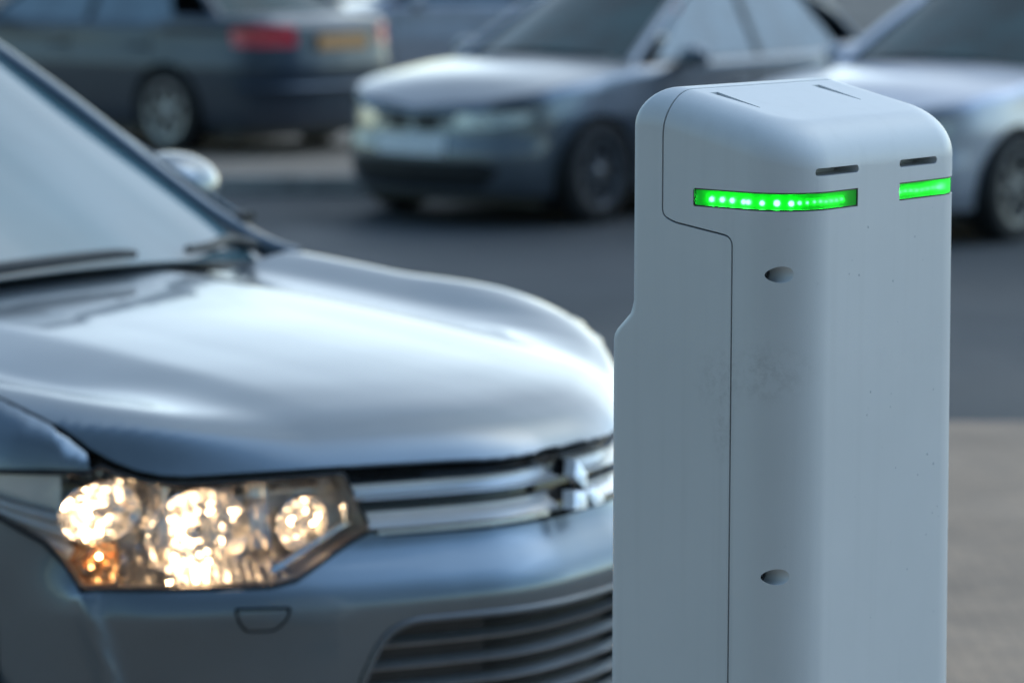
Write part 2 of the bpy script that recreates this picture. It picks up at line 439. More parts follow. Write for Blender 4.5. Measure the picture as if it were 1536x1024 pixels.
def arch(u0, z0, r, n=28, zb=.1):
    pts = [(u0 + r * math.cos(a), z0 + r * math.sin(a)) for a in [math.pi * k / n for k in range(n + 1)]]
    return [(u0 + r, zb)] + pts + [(u0 - r, zb)]
def liner(parent, X, side, y_out, y_in, z0, r):
    m = MB(); n = 20; vs = []
    for y in (y_out, y_in):
        for k in range(n + 1):
            a = math.pi * k / n; vs.append((X + r * math.cos(a), y * side, z0 + r * math.sin(a)))
        vs.append((X - r, y * side, .24)); vs.append((X + r, y * side, .24))
    w = n + 3; fs = [(i, i + 1, w + i + 1, w + i) for i in range(n + 1)] + [(w - 1, 0, w, 2 * w - 1)] + [tuple(range(w, 2 * w))]
    m.add(vs, fs); return m.build('wheel_arch', M['black'], parent)

def cabin(parent, g, mat, glass, glass_front=None):
    """glasshouse: screens, side windows, pillars and roof from a few corner points (g: dict)"""
    xb, xt, xr, xd = g['xb'], g['xt'], g['xr'], g['xd']; zb, zt, zr, zd = g['zb'], g['zt'], g['zr'], g['zd']
    wb, wt = g['wb'], g['wt']; fb = g.get('fb', .12)
    sheet('windscreen', [(xb, -wb, zb), (xb, wb, zb), (xt, wt - .005, zt), (xt, -wt + .005, zt)], glass_front or glass, parent, fb, (.85, 0, .5), 20)
    sheet('rear_window', [(xd, wb, zd), (xd, -wb, zd), (xr, -wt + .03, zr), (xr, wt - .03, zr)], glass, parent, .06, (-.85, 0, .4), 12)
    # roof: bowed both ways
    m = MB(); n = 14; vs = []
    for k in range(2):
        for i in range(n + 1):
            x = lerp(xt + .03, xr - .03, i / n); zc = lerp(zt, zr, i / n) + .05 * math.sin(math.pi * i / n)
            for j in range(n + 1):
                t = -1 + 2 * j / n; vs.append((x, t * (wt + .01), zc + .045 * (1 - t ** 4) - .02 * k))
    w = n + 1; fs = []
    for k in range(2):
        for i in range(n):
            for j in range(n): fs.append((k * w * w + i * w + j, k * w * w + i * w + j + 1, k * w * w + (i + 1) * w + j + 1, k * w * w + (i + 1) * w + j))
    m.add(vs, fs); m.build('roof', mat, parent)
    for s in (-1, 1):
        rail = [(lerp(xt, xr, i / 12), s * wt, lerp(zt, zr, i / 12) + .05 * math.sin(math.pi * i / 12)) for i in range(13)]
        p = MB(); p.tube([(xd + .02, s * (wb + .03), zd - .03), (lerp(xd, xr, .5), s * (lerp(wb, wt, .5) + .02), lerp(zd, zr, .5) + .02)] + rail[::-1], .036, 10, .8); p.build('roof_rail', mat, parent)
        if 'apil' in g: pts = [(x, s * y, z) for x, y, z in g['apil']]; rr = g['apr']
        else: pts = [(xb + .06, s * (wb + .05), zb - .03), (lerp(xb, xt, .5), s * (lerp(wb, wt, .5) + .02), lerp(zb, zt, .5) + .015), (xt, s * wt, zt)]; rr = .034
        p = MB(); p.tube([tuple(v) for v in catmull(pts, 6)], rr if not isinstance(rr, list) else [r for r in sum([[lerp(a, b, k / 6) for k in range(6)] for a, b in zip(rr, rr[1:])], [])] + [rr[-1]], 12, .8); p.build('pillar', mat, parent)
        xm = g.get('xm', lerp(xt, xr, .42)); bel = g['belt']
        wo = g['wo']
        def sp(x, t): return (x, s * lerp(wo, wt + .012, t), lerp(bel, lerp(zt, zr, max(0, min(1, (x - xt) / (xr - xt)))) + .03, t))
        fl = (lambda c: c) if s > 0 else (lambda c: [c[1], c[0], c[3], c[2]])
        a = [sp(xm + .04, 0), (xb - .12, s * wo, bel), sp(xt - .05, .95), sp(xm + .04, .97)]
        b = [(xd + .45, s * wo, bel), sp(xm - .04, 0), sp(xm - .04, .97), sp(xr + .12, .93)]
        sheet('side_window', fl(a), M['sideglass'], parent, 0); sheet('side_window', fl(b), M['sideglass'], parent, 0)
        p = MB(); p.tube([sp(xm, -.05), sp(xm, 1)], .036, 8, .5); p.build('pillar', M['black'], parent)
        p = MB(); p.tube([sp(xb - .08, -.02), sp(xm, -.03), (xd + .35, s * wo, bel - .01)], .02, 8, .6); p.build('window_trim', M['black'], parent)

def mirror(parent, x, y, z, s, mat, k=1.0):
    m = MB(); n = 18; vs = []
    # shell: rounded wedge, open at the back, with an arm to the door
    m.sphere((0, 0, 0), 1, 24, 14)
    out = []
    for v in m.v:
        px, py, pz = v; xx = px * .085 if px > 0 else px * .045
        out.append((xx * k, py * .115 * k * (1 - .10 * (pz < 0)), (abs(pz) ** .85) * math.copysign(1, pz) * .075 * k))
    m.v = out
    o = m.build('door_mirror', mat, parent); o.location = (x, y * s, z)
    a = MB(); a.tube([(0.01, -s * .05, -.045), (.02, -s * .13, -.06), (.02, -s * .2, -.07)], [.028, .024, .03], 10); a.build('mirror_arm', M['black'], o)
    g = MB(); g.box((-.046 * k, 0, 0), (.006, .18 * k, .11 * k)); g.build('mirror_glass', M['chrome'], o)
    return o

# ================================================================== THE CHARGING POST
def build_post():
    A = R(41); W = .374
    root = empty('charging_post', (.3203, 3.2, 0), -A, 'white plastic charging post with two lit green light strips', 'charging post')
    # local axes: X forward (out of the front face, front at 0), Y from the near side (0) to the far side (W)
    def lid(x):
        return interp(x, LT)
    LT = smooth_tab([(-.30, 1.590), (-.205, 1.5935), (-.19, 1.5915), (-.03, 1.5555), (.02, 1.544)], .012, 200)
    BT = [(0, -.270), (1.289, -.270), (1.296, -.2685), (1.303, -.264), (1.315, -.252), (1.323, -.2445), (1.331, -.2415), (1.340, -.2395), (1.7, -.2395)]
    RF = .068
    def ring(ins, xb, nside=8, nf=8):
        pts = []
        x0, x1, y0, y1 = xb + ins, -ins, ins, W - ins
        rf = max(RF - ins * .75, .006); rb = max(.014 - ins * .3, .004)
        def arc(cx, cy, r, a0, n):
            return [(cx + r * math.cos(a0 + math.pi / 2 * k / n), cy + r * math.sin(a0 + math.pi / 2 * k / n)) for k in range(n + 1)]
        corners = [arc(x1 - rf, y1 - rf, rf, 0, 16), arc(x0 + rb, y1 - rb, rb, math.pi / 2, 6), arc(x0 + rb, y0 + rb, rb, math.pi, 6), arc(x1 - rf, y0 + rf, rf, 1.5 * math.pi, 16)]
        for i, c in enumerate(corners):
            pts += c; a = Vector(c[-1]); b = Vector(corners[(i + 1) % 4][0])
            for k in range(1, nside): pts.append(tuple(a.lerp(b, k / nside)))
        return pts
    vs = []; rings = []
    zs = [.05, .3, .6, .8, .9, 1.0, 1.1, 1.2, 1.25, 1.28] + [z for z, _ in BT[1:-1]] + [1.38, 1.42]
    def xb(z): return interp(z, BT)
    tap = lambda z: 1.0
    for z in zs: rings.append([(x, y, z) for x, y in ring(0, xb(z))])
    rt = .046
    # a flat-topped shoulder: columns run up to (lid - rt) and then roll over
    nroll = 12
    for k in range(0, nroll + 1):
        a = math.pi / 2 * k / nroll; ins = rt * (1 - math.cos(a)); dr = rt * (1 - math.sin(a))
        rings.append([(x, y, lid(x) - dr) for x, y in ring(ins, -.2395)])
    for ins in (.055, .07, .085, .10, .113): rings.append([(x, y, lid(x)) for x, y in ring(ins, -.2395)])
    n = len(rings[0]); m = MB()
    for r in rings: vs += r
    fs = [(i * n + k, i * n + (k + 1) % n, (i + 1) * n + (k + 1) % n, (i + 1) * n + k) for i in range(len(rings) - 1) for k in range(n)]
    fs.append(tuple(range(n))[::-1]); fs.append(tuple((len(rings) - 1) * n + k for k in range(n)))
    vs = [(x, y * (1 + max(0, 1.47 - z) * .022 / W), z) for x, y, z in vs]
    m.v = []; m.add(vs, fs); base_me = m.mesh('post_solid')

    def prism_y(poly, y0, y1):
        k = MB(); p = len(poly)
        k.add([(x, y0, z) for x, z in poly] + [(x, y1, z) for x, z in poly], [tuple(range(p)), tuple(range(2 * p - 1, p - 1, -1))] + [(i, p + i, p + (i + 1) % p, (i + 1) % p) for i in range(p)])
        return k.mesh('cut')
    # outline of the front cover as seen from the side
    path = [(-.183, 1.70), (-.183, 1.60), (-.183, 1.575), (-.1905, 1.545), (-.1905, 1.47), (-.1895, 1.455), (-.180, 1.4415), (-.170, 1.4365), (-.108, 1.4275), (-.097, 1.423), (-.090, 1.413), (-.088, 1.400), (-.0865, .0)]
    g = .0011
    def smooth_open(p, r):
        q = rounded([(p[0][0], p[0][1] + .5)] + p + [(p[-1][0], p[-1][1] - .5)], r, 6)
        return [v for v in q if -.01 <= v[1] <= 1.7001]
    path = [(-.183, 1.70), (-.183, 1.60), (-.186, 1.572), (-.1905, 1.545), (-.1905, 1.4445), (-.174, 1.4372), (-.0885, 1.4255), (-.0865, 0)]
    path = smooth_open(path, .012)
    path = [(-.183, 1.70)] + path + ([(-.0865, 0)] if path[-1][1] > .001 else [])
    def off(p, d):
        out = []
        for i, v in enumerate(p):
            t = Vector(p[min(i + 1, len(p) - 1)]) - Vector(p[max(i - 1, 0)]); t = t.normalized() if t.length > 1e-9 else Vector((0, -1))
            out.append((v[0] - t.y * d, v[1] + t.x * d))
        return out
    path = [v for i, v in enumerate(path) if i == 0 or (Vector(v) - Vector(path[i - 1])).length > 1e-4]
    cov = off(path, g); shl = off(path, -g)
    cov_p = cov + [(.2, 0), (.2, 1.70)]; shl_p = shl + [(.2, 0), (.2, 1.70)]
    cov_me = prism_y(cov_p, -.2, .6); shl_me = prism_y(shl_p, -.2, .6)

    # plan outline of the front for the light strips: near side -> rounded corner -> front
    def outline(t_off, x_from, y_to, far=False):
        pts = []; r = RF + t_off
        k0 = int(16); pts.append((x_from, -t_off))
        for i in range(1, 9): pts.append((lerp(x_from, -RF, i / 8), -t_off))
        for i in range(1, k0 + 1):
            a = math.pi / 2 * i / k0; pts.append((-RF + r * math.sin(a), RF - r * math.cos(a)))
        for i in range(1, 7): pts.append((t_off, lerp(RF, y_to, i / 6)))
        if far: pts = [(x, W - y) for x, y in pts]
        return pts
    def strip(t0, t1, x_from, y_to, z0, z1, far):
        a = outline(t0, x_from, y_to, far); b = outline(t1, x_from, y_to, far); p = len(a); k = MB(); v = []
        for (xa, ya), (xc, yc) in zip(a, b): v += [(xa, ya, z0), (xc, yc, z0), (xc, yc, z1), (xa, ya, z1)]
        f = [(i * 4 + q, i * 4 + (q + 1) % 4, i * 4 + 4 + (q + 1) % 4, i * 4 + 4 + q) for i in range(p - 1) for q in range(4)]
        f += [(3, 2, 1, 0), tuple((p - 1) * 4 + q for q in range(4))]
        k.add(v, f); return k
    cuts = []
    ZL0, ZL1 = 1.4575, 1.4788
    for far in (False, True): cuts.append(strip(-.0150, .02, -.1445, .1625 if far else .1245, ZL0, ZL1, far).mesh('cut'))
    # vents in the front face
    for y0 in (.044, .2105):
        k = MB(); pts = []
        for i in range(9):
            a = math.pi / 2 + math.pi * i / 8; pts.append((y0 + .0045 + .0045 * math.cos(a), 1.5015 + .0045 * math.sin(a)))
        for i in range(9):
            a = -math.pi / 2 + math.pi * i / 8; pts.append((y0 + .0765 + .0045 * math.cos(a), 1.5015 + .0045 * math.sin(a)))
        p = len(pts); k.add([(-.034, y, z) for y, z in pts] + [(.03, y, z) for y, z in pts], [tuple(range(p))[::-1], tuple(range(p, 2 * p))] + [(i, (i + 1) % p, p + (i + 1) % p, p + i) for i in range(p)])
        cuts.append(k.mesh('cut'))
    # tapering scoops in the lid
    for yc in (.064, .272):
        k = MB(); xa, xc = -.166, -.098
        za, zc = lid(xa), lid(xc); w0, w1 = .0078, .0014
        k.add([(xa, yc - w0, za - .016), (xa, yc + w0, za - .016), (xc, yc + w1, zc - .0004), (xc, yc - w1, zc - .0004),
               (xa, yc - w0, za + .02), (xa, yc + w0, za + .02), (xc, yc + w1, zc + .02), (xc, yc - w1, zc + .02)],
              [(0, 3, 2, 1), (4, 5, 6, 7), (0, 1, 5, 4), (1, 2, 6, 5), (2, 3, 7, 6), (3, 0, 4, 7)])
        cuts.append(k.mesh('cut'))
    # countersunk screw holes in the rounded corner, two on each side
    for zc in (1.3875, 1.0345, .55):
        for yc in (.0135, W - .0135):
            k = MB(); k.tube([(-.10, yc, zc - .006), (.05, yc, zc + .002)], .0094, 28)
            cuts.append(k.mesh('cut'))
    def boolean(src, ops):
        o = bpy.data.objects.new('tmp', src.copy()); COL.objects.link(o); tmp = [o]
        for kind, me in ops:
            c = bpy.data.objects.new('tmpc', me); COL.objects.link(c); tmp.append(c)
            md = o.modifiers.new('b', 'BOOLEAN'); md.operation = kind; md.object = c; md.solver = 'EXACT'
        bpy.context.view_layer.update(); dg = bpy.context.evaluated_depsgraph_get()
        me = bpy.data.meshes.new_from_object(o.evaluated_get(dg))
        for t in tmp: bpy.data.objects.remove(t)
        bm = bmesh.new(); bm.from_mesh(me); bmesh.ops.remove_doubles(bm, verts=bm.verts, dist=2e-5)
        for f in bm.faces: f.smooth = True
        for e in bm.edges: e.smooth = not (len(e.link_faces) == 2 and e.calc_face_angle(0) > R(28))
        bm.to_mesh(me); bm.free(); return me
    cover = boolean(base_me, [('INTERSECT', cov_me)] + [('DIFFERENCE', c) for c in cuts])
    shell = boolean(base_me, [('DIFFERENCE', shl_me)])
    for nm, me in (('front_cover', cover), ('back_shell', shell)):
        o = obj(nm, me, M['plastic'], root)
        bv = o.modifiers.new('edge', 'BEVEL'); bv.width = .0007; bv.segments = 2; bv.limit_method = 'ANGLE'; bv.angle_limit = R(40); bv.harden_normals = False
        wn = o.modifiers.new('wn', 'WEIGHTED_NORMAL'); wn.keep_sharp = True; wn.weight = 80
    k = MB(); k.box((-.131, W / 2, .025), (.30, W + .04, .05)); k.build('base_plate', M['darkalloy'], root)
    for zc in (1.3875, 1.0345):  # dark screw-like discs added inside the holes to darken them
        for yc in (.0135, W - .0135):
            k = MB(); k.lathe([(.0001, -.0500), (.0030, -.0500), (.0034, -.0530), (.0048, -.0530), (.0052, -.0500), (.0088, -.0508), (.0090, -.060), (.0001, -.060)], 24, 'x', (0, yc, zc - .002)); k.build('screw_shade_disc', M['darkalloy'], root)
    # green light strips: tray, light diodes, clear green lens
    for far in (False, True):
        ls = strip(-.0042, -.0016, -.1432, .1612 if far else .1232, ZL0 + .0018, ZL1 - .0018, far).build('light_strip', M['green_lens'], root, angle=60)
        for nm, z0, z1 in (('light_gasket', ZL0 + .0001, ZL0 + .0017), ('light_gasket', ZL1 - .0017, ZL1 - .0001)):
            strip(-.0149, -.0011, -.1443, .1623 if far else .1243, z0, z1, far).build(nm, M['black'], ls, angle=60)
        ye = .1612 if far else .1232; yy = (lambda y: W - y) if far else (lambda y: y)
        for a0, a1 in (((-.1445, -.0010), (-.1428, .0149)), ((-.0149, ye - .0002), (.0010 - .002, ye + .0012))):
            e_ = MB(); e_.box(((a0[0] + a1[0]) / 2, yy((a0[1] + a1[1]) / 2), (ZL0 + ZL1) / 2), (abs(a1[0] - a0[0]), abs(a1[1] - a0[1]), ZL1 - ZL0 - .0034)); e_.build('light_gasket', M['black'], ls)
        tr = strip(-.0148, -.0140, -.1440, .1620 if far else .1240, ZL0 + .0005, ZL1 - .0005, far).build('light_tray', M['green_tray'], ls)
        c = outline(-.0138, -.1445, .1625 if far else .1245, far); acc = [0]
        for p, q in zip(c, c[1:]): acc.append(acc[-1] + (Vector(q) - Vector(p)).length)
        L = acc[-1]
        diodes = [(.075, 1.15, 1), (.145, 1.2, 1), (.21, 1.1, 1), (.285, 1.0, 1), (.315, 1.0, 1), (.40, 1.1, 1), (.48, 1.2, 1), (.555, 1.2, 1), (.60, .8, 0)] + [(.645 + .047 * i, .62, 0) for i in range(7)]
        for fr, sz, hot in diodes:
            d = L * fr
            x = interp(d, list(zip(acc, [p[0] for p in c]))); y = interp(d, list(zip(acc, [p[1] for p in c])))
            s_ = MB(); s_.sphere((x, y, (ZL0 + ZL1) / 2 - .0022 + .0006 * random.uniform(-1, 1)), .0028 * sz * random.uniform(.9, 1.1), 12, 8)
            s_.build('light_diode', M['green_led'] if hot and not far else M['green_led_dim'], ls)
    # a few rain drops clinging to the front
    rng = random.Random(3)
    dm = MB()
    for i in range(26):
        y = rng.uniform(.1, .315); z = rng.uniform(.92, 1.45); r = rng.choice((.0006, .0008, .0009, .0012))
        dm.sphere((.0001, y, z), r, 10, 6, (.45, 1, rng.uniform(1, 1.6)))
    o = dm.build('rain_drops', M['water'], root); o['kind'] = 'stuff'
    return root

M['green_tray'] = emit('green_tray', (.0, 1.0, .08), .07, (.02, .5, .05))
M['green_led'] = emit('green_diode', (.62, 1.0, .5), 60)
M['green_led_dim'] = emit('green_diode_dim', (.35, 1.0, .3), 22)
def green_lens():
    m, nt, b = newmat('green_lens')
    b.inputs['Base Color'].default_value = (.04, .95, .12, 1); b.inputs['Transmission Weight'].default_value = 1; b.inputs['Roughness'].default_value = .38; b.inputs['IOR'].default_value = 1.25
    b.inputs['Emission Color'].default_value = (0, 1, .06, 1); b.inputs['Emission Strength'].default_value = .05
    return m
M['green_lens'] = green_lens()
build_post()

# ================================================================== THE GREY CAR IN FRONT
PLAN = [(0, 0), (-.004, .10), (-.022, .18), (-.066, .27), (-.125, .37), (-.21, .5), (-.29, .6), (-.385, .7), (-.48, .78), (-.60, .835), (-.8, .868), (-1.1, .885), (-1.6, .895), (-3.0, .895), (-3.9, .87), (-4.4, .78), (-4.6, .5), (-4.65, 0)]
PY = Tab(smooth_tab([(p[1], p[0]) for p in catmull(PLAN[:9], 12)], .10, 240))
Z0 = Tab(smooth_tab([(0, .858), (.03, .893), (.07, .922), (.115, .944), (.3, .974), (.5, .996), (.75, 1.018), (1.0, 1.036), (1.5, 1.062), (2.2, 1.09)], .10, 300))
CB = Tab(smooth_tab([(0, 0), (.2, -.001), (.36, .003), (.42, -.004), (.56, -.023), (.64, -.013), (.72, .014), (.77, .030), (.80, .026), (.9, -.0)], .035, 240))
def hood_z(X, Y):
    a = abs(Y); px = PY(a) if a < .78 else -.48 - (a - .78) * 1.3
    d = px - X
    return Z0(max(0, d)) + CB(a) * sm(.02, .5, d) - .010 * sm(.45, .72, a) * (1 - sm(.04, .30, d)) + .040 * sm(.42, .72, a) * sm(.022, .092, d) * (1 - sm(.12, .6, d))
def car_top(X, Y, u):
    if X > -1.42: return hood_z(X, Y)
    return lerp(hood_z(-1.42, Y), 1.11, sm(-1.42, -2.2, X)) + .05 * sm(-2.5, -4.4, X) 
SK = Skin(PLAN, [(.15, -.07), (.2, -.05), (.3, .0), (.45, .03), (.6, .045), (.655, .052), (.69, .035), (.73, .0), (.755, -.014), (.80, -.018), (.85, -.035), (.9, -.06), (1.2, -.06)],
          [(.15, -.06), (.3, -.015), (.5, .0), (.75, .006), (.9, 0), (1.2, -.02)],
          car_top, lambda u: lerp(.012, .085, sm(.72, 1.2, u)) , lambda u: lerp(.03, .13, sm(.75, 1.15, u)),
          ridge=lambda u, z: .017 * math.exp(-((u - lerp(.865, .905, sm(.5, .71, z))) / .018) ** 2) * sm(.25, .32, z) * (1 - sm(.68, .715, z)))

def build_grey_car():
    psi = R(52); root = empty('parked_car', (.111, 4.943, 0), -(math.pi / 2 - psi), 'metallic grey car with lit headlight and three diamond badge, close behind the charging post', 'car')
    G = M['grey']
    U = lambda X: SK.u_at_x(X)
    mir = lambda poly: [(-u, z) for u, z in poly][::-1]
    # ---- outlines on the skin (u, z)
    lampL = [(1.22, .868), (1.10, .884), (.975, .886), (.897, .883)] + [(u, SK.zt(u)[0] - .006) for u in (.88, .85, .8, .75, .7, .65, .6, .55, .5, .465)] + [(.418, .766), (.456, .750), (.56, .699), (.603, .692), (.766, .694), (.908, .695), (.935, .729), (.975, .770), (1.045, .805), (1.13, .84)]
    lampL = rounded(lampL, .012, 3)
    lampR = mir(lampL)
    gr = [(u, SK.zt(u)[0] - .012) for u in [-.452 + .904 * i / 16 for i in range(17)]] + [ (.405, .757), (.2, .754), (0, .752), (-.2, .754), (-.405, .757)]
    low = [(-.50, .36), (-.475, .47), (-.455, .53), (-.43, .585), (-.405, .612), (-.37, .624), (-.24, .624), (0, .620), (.24, .624), (.37, .624), (.405, .612), (.43, .585), (.455, .53), (.475, .47), (.50, .36)]
    low = rounded(low, .02, 3)
    # ---- hood: from the skin's top edge inwards
    edge = []
    uR = U(-1.36)
    k = 90
    for i in range(k + 1):
        u = lerp(-uR, uR, i / k); x, y, nx, ny = SK.plan(u); ins = SK.inset(abs(u)) + .005
        edge.append((x - nx * ins, y - ny * ins))
    rear = [(-1.40 - .10 * (1 - (t / .78) ** 2), t) for t in [.6, .4, .2, 0, -.2, -.4, -.6]]
    panel('hood', lambda x, y: Vector((x, y, hood_z(x, y))), edge + rear, G, root, step=.013, depth=.010)
    # ---- bumper with openings
    def below(u):
        a = abs(u)
        return interp(a, [(0, .750), (.2, .752), (.40, .755), (.418, .762), (.456, .746), (.56, .695), (.603, .688), (.766, .690), (.913, .691), (.94, .727), (.98, .766), (1.05, .801), (1.135, .836)])
    uB = 1.06
    us = sorted(set([i * uB / 60 for i in range(61)] + [.418, .456, .56, .603, .766, .913, .94, .98, 1.05]))
    topline = [(u, below(u)) for u in us]; topline = [(-u, z) for u, z in topline[::-1]] + topline[1:]
    hook = rounded([(-.667, .663), (-.571, .660), (-.579, .637), (-.600, .618), (-.649, .620), (-.659, .637)], .008, 3)
    poly = [(-uB, .21), (uB, .21)] + topline[::-1]
    bump = panel('front_bumper', SK, poly, G, root, holes=[low, hook], step=.018, depth=.02)
    c0 = (sum(p[0] for p in hook) / len(hook), sum(p[1] for p in hook) / len(hook))
    panel('tow_eye_cover', SK, [(lerp(c0[0], u, .88), lerp(c0[1], z, .80)) for u, z in hook], G, bump, step=.012, depth=.01)
    m = MB(); pth = [SK(u, z) - Vector((.016, -.006, 0)) for u, z in hook + hook[:1]]; m.tube(pth, .006, 6); m.build('tow_eye_gap', M['black'], bump)
    # ---- front grille: black back panel, two chrome bars of two facets each, badge
    panel('grille', lambda u, z: SK(u, z) - Vector((SK.plan(u)[2], SK.plan(u)[3], 0)) * .03, gr, M['gloss_black'], root, step=.02, depth=.02)
    def bar(z_top, z_mid, z_bot, u0, u1, name, d0, d1, d2):
        m = MB(); n = 40; vs = []
        for i in range(n + 1):
            u = lerp(u0, u1, i / n); x, y, nx, ny = SK.plan(u); nn = Vector((nx, ny, 0))
            for z, d in ((z_top, d0 - .02), (z_top, d0), (z_mid + .002, d1 - .002), (z_mid, d1), (z_bot, d2), (z_bot - .003, d2 - .004), (z_bot - .004, d2 - .03)): vs.append(SK(u, z) * 1.0 + nn * d)
        w = 7; fs = [(i * w + q, i * w + q + 1, (i + 1) * w + q + 1, (i + 1) * w + q) for i in range(n) for q in range(w - 1)]
        fs += [tuple(range(w)), tuple(n * w + q for q in range(w))[::-1]]
        m.add(vs, fs); return m.build(name, M['barchrome'], root, angle=14)
    for s in (-1, 1):
        bar(.8425, .8345, .8220, s * .447, s * .034, 'grille_bar', -.001, -.012, .016)
        bar(.7970, .788, .7725, s * .425, s * .043, 'grille_bar', .000, -.011, .016)
        bar(.7625, .759, .7575, s * .405, s * .05, 'grille_trim', -.006, -.004, -.004)
    # three diamonds on a leaning plate
    bd = MB(); cx, cz = .004, .797
    def rhomb(ang, L=.052, w=.0175):
        a = R(ang); dz, dy = math.cos(a), math.sin(a)
        tip = (dy * L, dz * L); midp = (dy * L / 2, dz * L / 2); px = (dz * w, -dy * w)
        def P3(y, z, d): return (cx + .010 + d - .42 * z - abs(y) * .08, y, cz + z)
        q = [(0, 0), (midp[0] + px[0], midp[1] + px[1]), tip, (midp[0] - px[0], midp[1] - px[1])]
        vs = [P3(y, z, .012) for y, z in q] + [P3(y * 1.04, z * 1.04, -.012) for y, z in q] + [P3(midp[0], midp[1], .016)]
        bd.add(vs, [(0, 1, 8), (1, 2, 8), (2, 3, 8), (3, 0, 8), (0, 4, 5, 1), (1, 5, 6, 2), (2, 6, 7, 3), (3, 7, 4, 0), (7, 6, 5, 4)])
    for a in (0, 120, 240): rhomb(a)
    bd.build('diamond_badge', M['satin'], root, angle=10)
    # ---- lower grille
    lg = panel('lower_grille', SK, rounded([(-.53, .27), (.53, .27), (.50, .52), (.42, .64), (-.42, .64), (-.50, .52)], .03, 3), M['black'], root, step=.03, depth=.02, lift=-.075)
    def tube_on(pts, r, name, mat, par, off=0.0, flat=1.0):
        m = MB(); P = []
        for u, z in dense(pts, .02, False):
            x, y, nx, ny = SK.plan(u); P.append(SK(u, z) + Vector((nx, ny, 0)) * off)
        m.tube(P, r, 10, flat); return m.build(name, mat, par)
    tube_on([(u * .985, z - .004) for u, z in low[::-1] if True][:], .006, 'grille_surround', M['darkalloy'], lg, .0)
    for z in (.578, .538, .499, .460, .42):
        w = interp(z, [(.36, .485), (.47, .462), (.53, .44), (.585, .415), (.62, .37)])
        m = MB(); n = 40; vs = []
        for i in range(n + 1):
            u = lerp(-w, w, i / n); x, y, nx, ny = SK.plan(u); nn = Vector((nx, ny, 0)); b = SK(u, z)
            for dz, d in ((.005, -.05), (.005, -.026), (-.003, -.010), (-.0055, -.011), (-.006, -.05)): vs.append(Vector((b.x, b.y, z + dz)) + nn * d)
        ww = 5; m.add(vs, [(i * ww + q, i * ww + q + 1, (i + 1) * ww + q + 1, (i + 1) * ww + q) for i in range(n) for q in range(ww - 1)])
        m.build('grille_slat', M['slat'], lg, angle=20)
    for s in (-1, 1):   # fog lamp pockets close the outer ends of the opening
        pk = rounded([(s * .225, .606), (s * .36, .606), (s * .42, .56), (s * .455, .47), (s * .46, .40), (s * .225, .40)], .015, 3)
        if s > 0: pk = pk[::-1]
        panel('fog_lamp_pocket', SK, pk, M['pocket'], lg, step=.03, depth=.03, lift=-.032)
    # ---- headlights
    for s, poly in ((-1, lampR), (1, lampL)):
        hl = panel('headlight', SK, poly, M['lens'], root, step=.02, depth=0, lift=.001)
        ins = lambda p, f, c=None: [(lerp(cu, u, f), lerp(cz_, z, f)) for u, z in p]
        cu = sum(p[0] for p in poly) / len(poly); cz_ = sum(p[1] for p in poly) / len(poly)
        def deep(u, z):
            x, y, nx, ny = SK.plan(u); return SK(u, min(z, SK.zt(u)[0] - .015)) - Vector((nx, ny, 0)) * .105 - Vector((0, 0, .012 * sm(.80, .87, z)))
        panel('lamp_housing', deep, poly, M['housing'], hl, step=.03, depth=0)
        # rim: black seal round the lens
        m = MB(); P = [SK(u, z) for u, z in dense(poly, .015)]; P.append(P[0]); m.tube(P, .0035, 6); m.build('lamp_seal', M['black'], hl)
        # side walls of the housing
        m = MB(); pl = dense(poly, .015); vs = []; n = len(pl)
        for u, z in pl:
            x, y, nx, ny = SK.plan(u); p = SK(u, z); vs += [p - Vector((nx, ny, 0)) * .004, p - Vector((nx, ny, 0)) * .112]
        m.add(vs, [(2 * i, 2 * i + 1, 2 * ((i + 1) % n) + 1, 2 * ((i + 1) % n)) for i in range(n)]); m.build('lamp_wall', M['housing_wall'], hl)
        rng = random.Random(11)
        def bowl(u, z, rad, dep, flutes, mat, lit, ahead=.75, wide=1.0):
            x, y, nx, ny = SK.plan(u); c = SK(u, z); ax = (Vector((1, s * .10, 0)) * ahead + Vector((nx, ny, 0)) * (1 - ahead)).normalized()
            sd = Vector((0, 0, 1)).cross(ax).normalized(); up = ax.cross(sd); o = c - Vector((nx, ny, 0)) * .028
            m = MB(); vs = []; nr = 6; nf = flutes
            for j in range(nr + 1):
                t = j / nr; rr = rad * (.12 + .88 * t)
                for k2 in range(nf):
                    a = 2 * math.pi * k2 / nf; jit = rng.uniform(-.009, .009) * (0 < j < nr)
                    vs.append(o + sd * (rr * wide * math.cos(a)) + up * (rr * math.sin(a) * .92) + ax * (-dep * (1 - t * t) + jit))
            fs = [(j * nf + k2, j * nf + (k2 + 1) % nf, (j + 1) * nf + (k2 + 1) % nf, (j + 1) * nf + k2) for j in range(nr) for k2 in range(nf)]
            fs.append(tuple(range(nf))); m.add(vs, fs)
            b = m.build('reflector', mat, hl, smooth=False)
            if lit:
                q = MB(); q.sphere(o - ax * (dep * .55), lit, 14, 10); q.build('bulb', M['bulb'], b)
                q = MB(); q.sphere(o - ax * (dep * .55) + ax * (lit * 1.5), lit * 1.15, 14, 10, (1, 1, .8)); q.build('bulb_shield', M['chrome'], b)
            r_ = MB(); ringp = [o + sd * (rad * wide * 1.02 * math.cos(a)) + up * (rad * .95 * math.sin(a)) + ax * .002 for a in [2 * math.pi * i / 32 for i in range(33)]]
            r_.tube(ringp, .0022, 6); r_.build('reflector_ring', M['chrome'], b)
        bowl(s * .715, .772, .080, .075, 30, M['facet'], .016, wide=1.25)
        bowl(s * .885, .812, .054, .045, 26, M['facet'], .012, wide=1.4)
        bowl(s * .535, .780, .050, .05, 20, M['facet'], .006)
